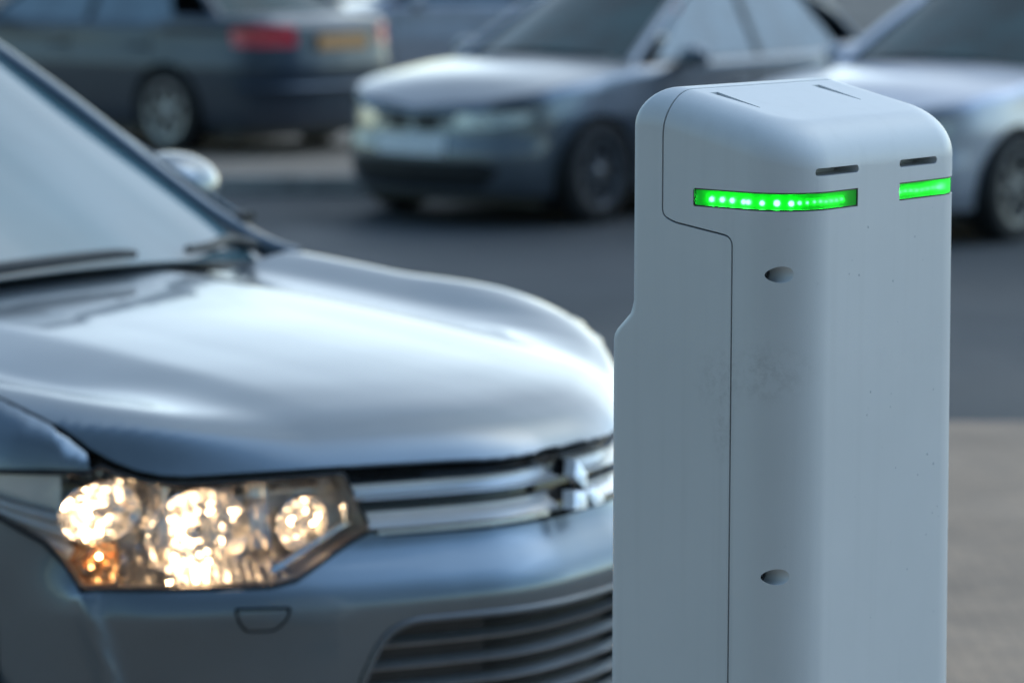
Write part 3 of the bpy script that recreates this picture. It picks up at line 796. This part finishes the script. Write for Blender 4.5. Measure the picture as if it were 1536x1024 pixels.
        # fluted trims: bezel along the top, amber marker in the outer corner, sill below
        def flutes(name, u0, u1, z0, z1, n, d0, d1, mat):
            m = MB(); vs = []; rows = 5
            for i in range(n + 1):
                u = s * lerp(u0, u1, i / n); x, y, nx, ny = SK.plan(u)
                for j in range(rows + 1):
                    zz = lerp(z0, z1, j / rows); dd = lerp(d0, d1, j / rows) + (.008 if i % 2 else 0) + rng.uniform(-.002, .002)
                    vs.append(SK(u, zz) - Vector((nx, ny, 0)) * dd)
            w = rows + 1; m.add(vs, [(i * w + j, i * w + j + 1, (i + 1) * w + j + 1, (i + 1) * w + j) for i in range(n) for j in range(rows)])
            return m.build(name, mat, hl, smooth=False)
        def crumple(name, u0, u1, z0, z1, nu, nv, d, amp, mat):
            m = MB(); vs = []
            for i in range(nu + 1):
                for j in range(nv + 1):
                    u = s * (lerp(u0, u1, i / nu) + rng.uniform(-.3, .3) * (u1 - u0) / nu); zz = lerp(z0, z1, j / nv) + rng.uniform(-.3, .3) * (z1 - z0) / nv
                    x, y, nx, ny = SK.plan(u); zz = min(zz, SK.zt(u)[0] - .014); vs.append(SK(u, zz) - Vector((nx, ny, 0)) * (d + rng.uniform(-amp, amp)))
            w = nv + 1; m.add(vs, [(i * w + j, i * w + j + 1, (i + 1) * w + j + 1, (i + 1) * w + j) for i in range(nu) for j in range(nv)])
            return m.build(name, mat, hl, smooth=False)
        crumple('reflector_panel', .60, .955, .705, .868, 46, 20, .088, .011, M['facet'])
        cb = crumple('side_marker', .85, .94, .700, .760, 12, 8, .030, .008, M['amber'])
        q = MB(); x, y, nx, ny = SK.plan(s * .885); q.sphere(SK(s * .885, .742) - Vector((nx, ny, 0)) * .018, .0034, 10, 8); q.build('bulb', M['bulb'], cb)
        flutes('reflector_shelf', .49, .95, .828, .866, 44, .075, .022, M['facet'])
        flutes('reflector_sill', .56, .86, .698, .718, 34, .018, .06, M['facet'])
        flutes('reflector_fin', .765, .80, .72, .845, 6, .03, .05, M['facet'])
        flutes('reflector_fin', .59, .625, .715, .85, 6, .03, .05, M['facet'])
        # inner blade: chrome strip running down towards the tip
        m = MB(); P = []
        for t in range(11):
            u = s * lerp(.60, .455, t / 10); zz = lerp(.712, .780, (t / 10) ** 1.1); x, y, nx, ny = SK.plan(u); P.append(SK(u, zz) - Vector((nx, ny, 0)) * .014)
        P += [P[-1] + Vector((-.01, 0, .03))]
        m.tube(P, .008, 8); m.build('lamp_blade', M['chrome'], hl)
        tail = [(s * 1.185, .866), (s * 1.05, .874), (s * .955, .874), (s * .955, .785), (s * .985, .79), (s * 1.05, .82), (s * 1.12, .848)]
        panel('lamp_tail_liner', lambda u, z: SK(u, z) - Vector((SK.plan(u)[2], SK.plan(u)[3], 0)) * .032, tail if s > 0 else tail[::-1], M['satin'], hl, step=.02, depth=.01)
        # outer clear part: ribs of bright trim following the tail of the lamp
        for (za, zb), dd in (((.800, .862), .020), ((.775, .838), .028), ((.745, .815), .036)):
            m = MB(); P = []
            for t in range(15):
                f_ = t / 14; u = s * lerp(.935, 1.19, f_); x, y, nx, ny = SK.plan(u)
                zz = lerp(za, zb, f_) if za > .79 else min(lerp(za, .858, f_), .868)
                P.append(SK(u, zz) - Vector((nx, ny, 0)) * lerp(dd, .008, f_))
            m.tube(P, [lerp(.013, .004, t / 14) for t in range(15)], 8); m.build('lamp_tail', M['satin'], hl)
    # ---- fenders and sides
    for s in (-1, 1):
        f = lambda pts: [(s * u, z) for u, z in (pts if s > 0 else pts[::-1])]
        ua = U(-.92)
        lampedge = [(.89, .890), (.975, .893), (1.10, .890), (1.225, .872), (1.135, .836), (1.064, .806)]
        topf = [(u, SK.zt(u)[0]) for u in [lerp(.905, U(-1.5), i / 30) for i in range(31)]]
        af = [(ua + .385 * math.cos(a), .345 + .385 * math.sin(a)) for a in [math.pi * k / 24 for k in range(25)]]
        poly = lampedge[::-1][0:0] + [(.897, .889), (.975, .8915), (1.10, .889), (1.222, .873), (1.13, .8375), (1.064, .804), (1.064, .21), (ua - .385, .21)]
        poly += af[::-1] + [(ua + .385, .21), (U(-1.5), .21)] + topf[::-1]
        panel('fender', SK, f(poly), G, root, step=.03, depth=.018)
        ur = U(-3.59); ar = [(ur + .385 * math.cos(a), .345 + .385 * math.sin(a)) for a in [math.pi * k / 24 for k in range(25)]]
        topb = [(u, SK.zt(u)[0]) for u in [lerp(U(-1.506), SK.L, i / 50) for i in range(51)]]
        poly = [(U(-1.506), .25), (ur - .385, .25), (ur - .385, .3)] + ar[::-1] + [(ur + .385, .3), (ur + .385, .25), (SK.L, .25)] + topb[::-1]
        side = panel('body_side', SK, f(poly), G, root, step=.05, depth=.02)
        for X in (-1.55, -2.62, -3.55):
            u = U(X); m = MB(); m.tube([SK(s * u, z) + Vector((0, s * .001, 0)) for z in (.32, .5, .7, .9, 1.05)], .004, 6); m.build('door_gap', M['black'], side)
        for X in (-2.4, -3.4):
            m = MB(); u = U(X); m.tube([SK(s * (u - .09), .93) , SK(s * (u - .07), .935) + Vector((0, s * .03, 0)), SK(s * (u + .07), .94) + Vector((0, s * .03, 0)), SK(s * (u + .09), .94)], .013, 8); m.build('door_handle', M['chrome'], side)
        for X in (-.92, -3.59):
            make_wheel(root, (X, s * .79, .345), s, .345, .225, .21, 10, M['alloy']); liner(root, X, s, .86, .52, .345, .385)
        tl = [(SK.L - .70, .86), (SK.L - .42, .86), (SK.L - .42, 1.02), (SK.L - .85, 1.04)]
        panel('tail_light', SK, f(tl), M['red'], root, step=.05, depth=.01, lift=.006)
        m = MB()
        # dark valley between fender and hood rear, cowl end
    # closing decks, floor
    m = MB(); m.box((-2.35, 0, .23), (3.5, 1.4, .06)); m.build('underbody', M['black'], root)
    m = MB(); m.box((-1.9, 0, .8), (1.0, 1.36, .03)); 
    m.v = []; m.f = []
    vs = []; xs = [-1.36, -1.44, -1.52, -1.62, -1.75]
    for x in xs:
        for j in range(21):
            t = -1 + j / 10; vs.append((x + .10 * (t * t) - .02, t * .77, 1.012 + (-1.36 - x) * .06 + .004 * abs(t)))
    m.add(vs, [(i * 21 + j, i * 21 + j + 1, (i + 1) * 21 + j + 1, (i + 1) * 21 + j) for i in range(4) for j in range(20)])
    m.build('cowl', M['black'], root)
    # ---- glasshouse
    g = dict(xb=-1.455, xt=-2.30, xr=-4.2, xd=-4.55, zb=1.030, zt=1.555, zr=1.58, zd=1.12, wb=.765, wt=.625, wo=.80, belt=1.13, fb=.10, xm=-3.0,
             apil=[(-1.37, .792, 1.050), (-1.46, .785, 1.068), (-1.58, .765, 1.118), (-1.70, .738, 1.190), (-2.0, .672, 1.385), (-2.30, .606, 1.56)], apr=[.014, .017, .019, .019, .020, .022])
    cabin(root, g, G, M['glass'], M['screen'])
    for s in (-1, 1): mirror(root, -1.91, .915, 1.150, s, G, 1.28)
    # door top between fender and glass
    m = MB()
    # wipers
    gf = quad([(g['xb'], -g['wb'], g['zb']), (g['xb'], g['wb'], g['zb']), (g['xt'], g['wt'], g['zt']), (g['xt'], -g['wt'], g['zt'])], 1, 1, g['fb'], (.85, 0, .5))
    up = Vector((.55, 0, .83))
    for uv in ([(.985, .03), (.93, .045), (.86, .02), (.80, .01)], [(.16, .012), (.42, .004), (.64, .008), (.68, .004)]):
        m = MB(); P = catmull([gf(u, v) + up * .022 for u, v in uv], 8); m.tube(P, [lerp(.016, .009, i / (len(P) - 1)) for i in range(len(P))], 8); m.build('wiper', M['black'], root)
    # bonnet washer nozzle
    return root
M['slat'] = plain('grille_slat', (.42, .44, .46), .28, .8, .08, 10, coat=.3)
M['satin'] = plain('satin_chrome', (.86, .87, .89), .3, .35, .03, 12)
M['barchrome'] = plain('bar_chrome', (.86, .87, .89), .22, .7, .03, 12)
M['pocket'] = plain('fog_pocket', (.03, .032, .035), .3, 0, .2, 10)
M['pocket_chrome'] = plain('lamp_tail_liner', (.5, .52, .56), .18, .8, .1, 12)
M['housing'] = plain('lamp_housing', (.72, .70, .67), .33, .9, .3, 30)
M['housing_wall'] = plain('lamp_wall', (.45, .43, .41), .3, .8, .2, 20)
build_grey_car()

# ================================================================== CARS PARKED BEYOND
def make_saloon(label, loc, rz, mat, kind, group, estate=False, rimmat=None, rear_over=1.05):
    root = empty('parked_car', loc, rz, label, 'car', group)
    Lc = -4.5
    plan = [(0, 0), (-.02, .2), (-.07, .42), (-.17, .62), (-.32, .76), (-.55, .825), (-.9, .845), (-1.8, .86), (-3.2, .855), (-3.9, .82), (-4.25, .74), (-4.42, .55), (-4.48, .3), (-4.5, 0)]
    z0 = Tab(smooth_tab([(0, .70), (.06, .735), (.2, .79), (.5, .85), (1.2, .935), (1.6, .95), (3.3, .97), (3.55, 1.02), (4.35, 1.0), (4.5, .95)], .08, 300))
    def top(X, Y, u): return z0(-X)
    sk = Skin(plan, [(.15, -.06), (.2, -.03), (.3, .01), (.42, .02), (.5, .015), (.54, -.005), (.7, -.02), (.9, -.03), (1.1, -.03)],
              [(.15, -.05), (.3, -.01), (.5, .005), (.66, .012), (.72, .0), (.9, -.02), (1.1, -.03)], top, lambda u: lerp(.03, .05, sm(.7, 1.1, u)), lambda u: lerp(.06, .1, sm(.7, 1.1, u)), (.72, 1.0))
    uf = sk.u_at_x(-.78); ur = sk.u_at_x(-3.48); rw = .315; ra = .355
    for s in (-1, 1):
        f = lambda pts: [(s * u, z) for u, z in (pts if s > 0 else pts[::-1])]
        tp = [(u, sk.zt(u)[0]) for u in [sk.L * i / 90 for i in range(91)]]
        a1 = [(uf + ra * math.cos(a), rw + ra * math.sin(a)) for a in [math.pi * k / 20 for k in range(21)]]
        a2 = [(ur + ra * math.cos(a), rw + ra * math.sin(a)) for a in [math.pi * k / 20 for k in range(21)]]
        poly = [(0, .2), (uf - ra, .2)] + a1[::-1] + [(uf + ra, .2), (ur - ra, .2)] + a2[::-1] + [(ur + ra, .2), (sk.L, .2)] + tp[::-1]
        body = panel('body_side', sk, f(poly), mat, root, step=.06, depth=.02)
        for X in (-.78, -3.48):
            make_wheel(root, (X, s * .765, rw), s, rw, .215, .2, 7, rimmat or M['darkalloy']); liner(root, X, s, .83, .5, rw, ra)
        for X in (-1.38, -2.4, -3.3):
            u = sk.u_at_x(X); m = MB(); m.tube([sk(s * u, z) for z in (.3, .5, .7, .9)], .005, 6); m.build('door_gap', M['black'], body)
        for X in (-2.25, -3.15):
            u = sk.u_at_x(X); m = MB(); m.tube([sk(s * (u - .1), .79), sk(s * (u - .07), .79) + Vector((0, s * .03, 0)), sk(s * (u + .07), .79) + Vector((0, s * .03, 0)), sk(s * (u + .1), .79)], .013, 8); m.build('door_handle', mat, body)
        hl = rounded([(.32, .60), (.60, .605), (.78, .64), (.82, .69), (.62, .695), (.32, .675)], .03, 3)
        panel('headlight', sk, f(hl), M['headlens'], root, step=.05, depth=.012, lift=.008)
        L = sk.L
        tl = rounded([(L - .95, .80), (L - .45, .80), (L - .45, .95), (L - .70, .96), (L - .98, .93)], .03, 3)
        panel('tail_light', sk, f(tl), M['red'], root, step=.05, depth=.012, lift=.008)
        mirror(root, -1.62, .93, .99, s, mat if kind != 'dark' else M['black'], .95)
        kg = rounded([(.035, .575), (.20, .58), (.215, .64), (.19, .685), (.05, .68), (.03, .64)], .02, 3)
        if kind == 'kidney':
            panel('grille', sk, f(kg), M['black'], root, step=.04, depth=.012, lift=.006)
    fg = [(-.5, .24), (.5, .24), (.62, .36), (.5, .40), (-.5, .40), (-.62, .36)]
    panel('lower_grille', sk, fg, M['black'], root, step=.05, depth=.01, lift=.005)
    panel('number_plate', sk, [(-.26, .43), (.26, .43), (.26, .54), (-.26, .54)], M['white'], root, step=.05, depth=.012, lift=.014)
    L = sk.L
    rearfn = lambda u, z: sk(L - abs(u) if u > 0 else -(L - abs(u)), z)
    # rear plate, bumper strip
    m = MB(); p0 = sk(L - .001, .83); m.box((p0.x - .012, 0, .83), (.02, .52, .115)); m.build('rear_plate', M['yellow'], root)
    m = MB(); P = [sk(u, .50) for u in [lerp(L - .9, L - .02, i / 14) for i in range(15)]] + [sk(-u, .50) for u in [lerp(L - .02, L - .9, i / 14) for i in range(15)]]
    m.tube(P, .035, 8, .8); m.build('rear_bumper', mat, root)
    # decks
    def deck(name, xa, xb_, crown):
        m = MB(); vs = []; n = 16
        for i in range(n + 1):
            x = lerp(xa, xb_, i / n); u = sk.u_at_x(x); px, py, nx, ny = sk.plan(u); ins = sk.inset(u) + .004; hw = max(.02, py - ny * ins); xx = px - nx * ins
            zt = sk.zt(u)[0]
            for j in range(n + 1):
                t = -1 + 2 * j / n; w2 = abs(t) ** 1
                vs.append((xx + (0 if i else 0), t * hw, zt + crown * (1 - t * t) * sm(0, .5, min(abs(x), abs(Lc - x)) + .05)))
        w = n + 1; m.add(vs, [(i * w + j, i * w + j + 1, (i + 1) * w + j + 1, (i + 1) * w + j) for i in range(n) for j in range(n)])
        return m.build(name, mat, root)
    deck('hood', -.003, -1.45, .055); deck('boot_lid', -3.5, -4.498, .03)
    m = MB(); m.box((-2.25, 0, .185), (3.7, 1.4, .14)); m.build('underbody', M['black'], root)  # black floor box, hung low to put deep shadow in the gap beneath
    g = dict(xb=-1.30, xt=-2.0, xr=-3.35 if not estate else -4.0, xd=-3.95 if not estate else -4.4, zb=.965, zt=1.37, zr=1.36, zd=1.0, wb=.66, wt=.54, wo=.77, belt=.965, fb=.10, xm=-2.55)
    cabin(root, g, mat, M['glass'])
    return root

GRP = 'cars parked across the road'
def face(th): return -math.pi / 2 - th     # heading (-sin th, -cos th)
def origin(px, D): return ((px - 768) / 4267 * D, D, 0)
th = R(40)
make_saloon('silver saloon with twin grille openings facing us, between the dark car and the charging post', origin(615, 17.2), face(th), M['silver'], 'kidney', GRP, rimmat=M['alloy'])
make_saloon('silver saloon parked behind the charging post, only its windscreen and front wheel showing', (1.75, 16.23, 0), face(th), M['pale'], 'plain', GRP)
fA = R(50)
make_saloon('dark blue grey saloon turned away, with red tail lights and a yellow rear plate', (0, 0, 0), 0, M['navy'], 'dark', GRP, rimmat=M['midalloy'])
car = [o for o in COL.objects if o.name.startswith('parked_car')][-1]
# its rear centre stands at D 21.4, heading away from us to the left
h = math.pi / 2 + fA; F = Vector((math.cos(h), math.sin(h), 0))
rearc = Vector((-1.26, 21.3, .12)); car.location = rearc + F * 4.5; car.rotation_euler = (0, 0, h)
make_saloon('pale silver saloon furthest back, seen beyond the yellow plate of the dark car', (-2.6, 27.5, .12), math.pi + R(8), M['pale'], 'plain', GRP)

# ================================================================== SETTING
def ground():
    M['asphalt'] = asphalt(); m = MB(); m.add([(-400, -400, 0), (400, -400, 0), (400, 400, 0), (-400, 400, 0)], [(0, 1, 2, 3)])
    o = m.build('ground', M['asphalt']); o['kind'] = 'structure'
    pv = paving('brick_paving', (.39, .262, .172), (.32, .22, .15), (.17, .125, .095), 5.0)
    m = MB(); m.box((0, 1.2, .002), (40, 18.0, .004)); o = m.build('paving', pv); o['kind'] = 'structure'
    pv2 = paving('tan_paving', (.31, .24, .18), (.26, .205, .16), (.14, .115, .095), 2.0)
    m = MB(); m.box((-15, 34, .06), (30.6, 29.4, .12)); o = m.build('pavement', pv2); o['kind'] = 'structure'
    kb = plain('kerb_stone', (.30, .29, .275), .8, 0, .2, 5, bump=.3)
    m = MB(); m.box((-15, 19.22, .062), (30.6, .15, .124)); o = m.build('kerb', kb); o['kind'] = 'structure'
ground()

# ------------------------------------------------------------------ light
SUN_EL, SUN_AZ = R(44), R(40)      # a veiled sun behind the scene, to the right (azimuth from +Y towards +X)
w = bpy.data.worlds.new('World'); scene.world = w; w.use_nodes = True; nt = w.node_tree
bg = nt.nodes['Background']; sky = nt.nodes.new('ShaderNodeTexSky'); sky.sky_type = 'NISHITA'; sky.sun_disc = False
sky.sun_elevation = SUN_EL; sky.sun_rotation = SUN_AZ; sky.air_density = 1.0; sky.dust_density = .8; sky.ozone_density = 3.0; sky.altitude = 50
# thin broken cloud over the clear sky: brighter and dimmer patches, and the cold cast of the hour
tcw = nt.nodes.new('ShaderNodeTexCoord'); cn = nt.nodes.new('ShaderNodeTexNoise'); cn.inputs['Scale'].default_value = 1.7; cn.inputs['Detail'].default_value = 7; cn.inputs['Roughness'].default_value = .55
cm = nt.nodes.new('ShaderNodeMapping'); cm.inputs['Scale'].default_value = (1, 1, 2.4); nt.links.new(tcw.outputs['Generated'], cm.inputs['Vector']); nt.links.new(cm.outputs['Vector'], cn.inputs['Vector'])
cr = nt.nodes.new('ShaderNodeValToRGB'); cr.color_ramp.elements[0].position = .36; cr.color_ramp.elements[1].position = .66
cr.color_ramp.elements[0].color = (.64, .76, .71, 1); cr.color_ramp.elements[1].color = (1.40, 1.46, 1.28, 1); nt.links.new(cn.outputs['Fac'], cr.inputs['Fac'])
# lobes added to the sky to shade the post corner and brighten the bumper
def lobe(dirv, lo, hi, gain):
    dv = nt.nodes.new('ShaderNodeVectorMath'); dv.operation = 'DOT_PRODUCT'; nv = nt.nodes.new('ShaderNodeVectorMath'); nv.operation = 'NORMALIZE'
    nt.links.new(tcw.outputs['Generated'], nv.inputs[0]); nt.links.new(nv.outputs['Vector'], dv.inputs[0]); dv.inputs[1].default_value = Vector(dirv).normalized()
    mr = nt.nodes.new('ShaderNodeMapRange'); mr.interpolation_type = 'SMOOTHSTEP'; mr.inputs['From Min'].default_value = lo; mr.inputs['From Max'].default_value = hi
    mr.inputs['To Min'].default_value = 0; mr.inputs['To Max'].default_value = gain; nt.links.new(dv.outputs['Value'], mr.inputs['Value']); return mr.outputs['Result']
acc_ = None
for args in (((-.02, -.97, .22), .35, .95, -.66), ((.60, -.06, .80), .80, .98, 1.5), ((.02, .98, .17), .93, .995, .08), ((.10, .76, .64), .80, .98, -.45)):  # aimed in turn at post corner, bumper shelf, hood rear and hood front
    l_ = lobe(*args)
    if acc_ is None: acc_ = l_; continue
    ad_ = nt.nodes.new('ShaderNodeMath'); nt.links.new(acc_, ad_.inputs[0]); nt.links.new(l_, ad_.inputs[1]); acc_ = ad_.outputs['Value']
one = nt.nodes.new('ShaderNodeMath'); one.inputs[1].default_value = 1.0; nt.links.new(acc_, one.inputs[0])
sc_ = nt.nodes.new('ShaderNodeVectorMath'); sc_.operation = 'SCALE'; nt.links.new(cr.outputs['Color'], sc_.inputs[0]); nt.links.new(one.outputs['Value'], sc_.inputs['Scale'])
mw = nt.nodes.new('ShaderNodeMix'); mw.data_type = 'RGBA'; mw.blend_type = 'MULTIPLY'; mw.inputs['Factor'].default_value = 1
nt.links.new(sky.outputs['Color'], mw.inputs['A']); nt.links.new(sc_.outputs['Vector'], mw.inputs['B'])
wm = nt.nodes.new('ShaderNodeMix'); wm.data_type = 'RGBA'; wm.blend_type = 'MULTIPLY'; wm.inputs['B'].default_value = (1.22, 1.0, .88, 1)  # warm tint added low ahead to take the cyan out of the hood highlight
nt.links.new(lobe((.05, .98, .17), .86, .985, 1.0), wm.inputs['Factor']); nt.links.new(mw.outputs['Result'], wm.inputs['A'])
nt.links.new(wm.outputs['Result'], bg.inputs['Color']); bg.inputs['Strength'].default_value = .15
ld = bpy.data.lights.new('sun', 'SUN'); ld.energy = .5; ld.angle = R(100); ld.color = (.86, .95, 1)
lo = bpy.data.objects.new('sun', ld); COL.objects.link(lo)
d = Vector((math.sin(SUN_AZ) * math.cos(SUN_EL), math.cos(SUN_AZ) * math.cos(SUN_EL), math.sin(SUN_EL)))
lo.rotation_euler = d.to_track_quat('Z', 'Y').to_euler()

# ------------------------------------------------------------------ camera: a 100 mm lens, focused on the post
cd = bpy.data.cameras.new('camera'); cd.lens = 100; cd.sensor_width = 36; cd.clip_end = 2000
co = bpy.data.objects.new('camera', cd); COL.objects.link(co); co.location = (0, 0, 1.776)
co.rotation_euler = (math.pi / 2 - math.atan(618 / 4267), 0, 0); scene.camera = co
cd.dof.use_dof = True; cd.dof.focus_distance = 3.27; cd.dof.aperture_fstop = 3.8; cd.dof.aperture_blades = 9
scene.view_settings.view_transform = 'Standard'; scene.view_settings.look = 'None'; scene.view_settings.exposure = .66; scene.view_settings.gamma = 1
scene.render.engine = 'CYCLES'; scene.cycles.use_denoising = True; scene.cycles.sample_clamp_indirect = 8; scene.cycles.max_bounces = 8; scene.cycles.transparent_max_bounces = 12
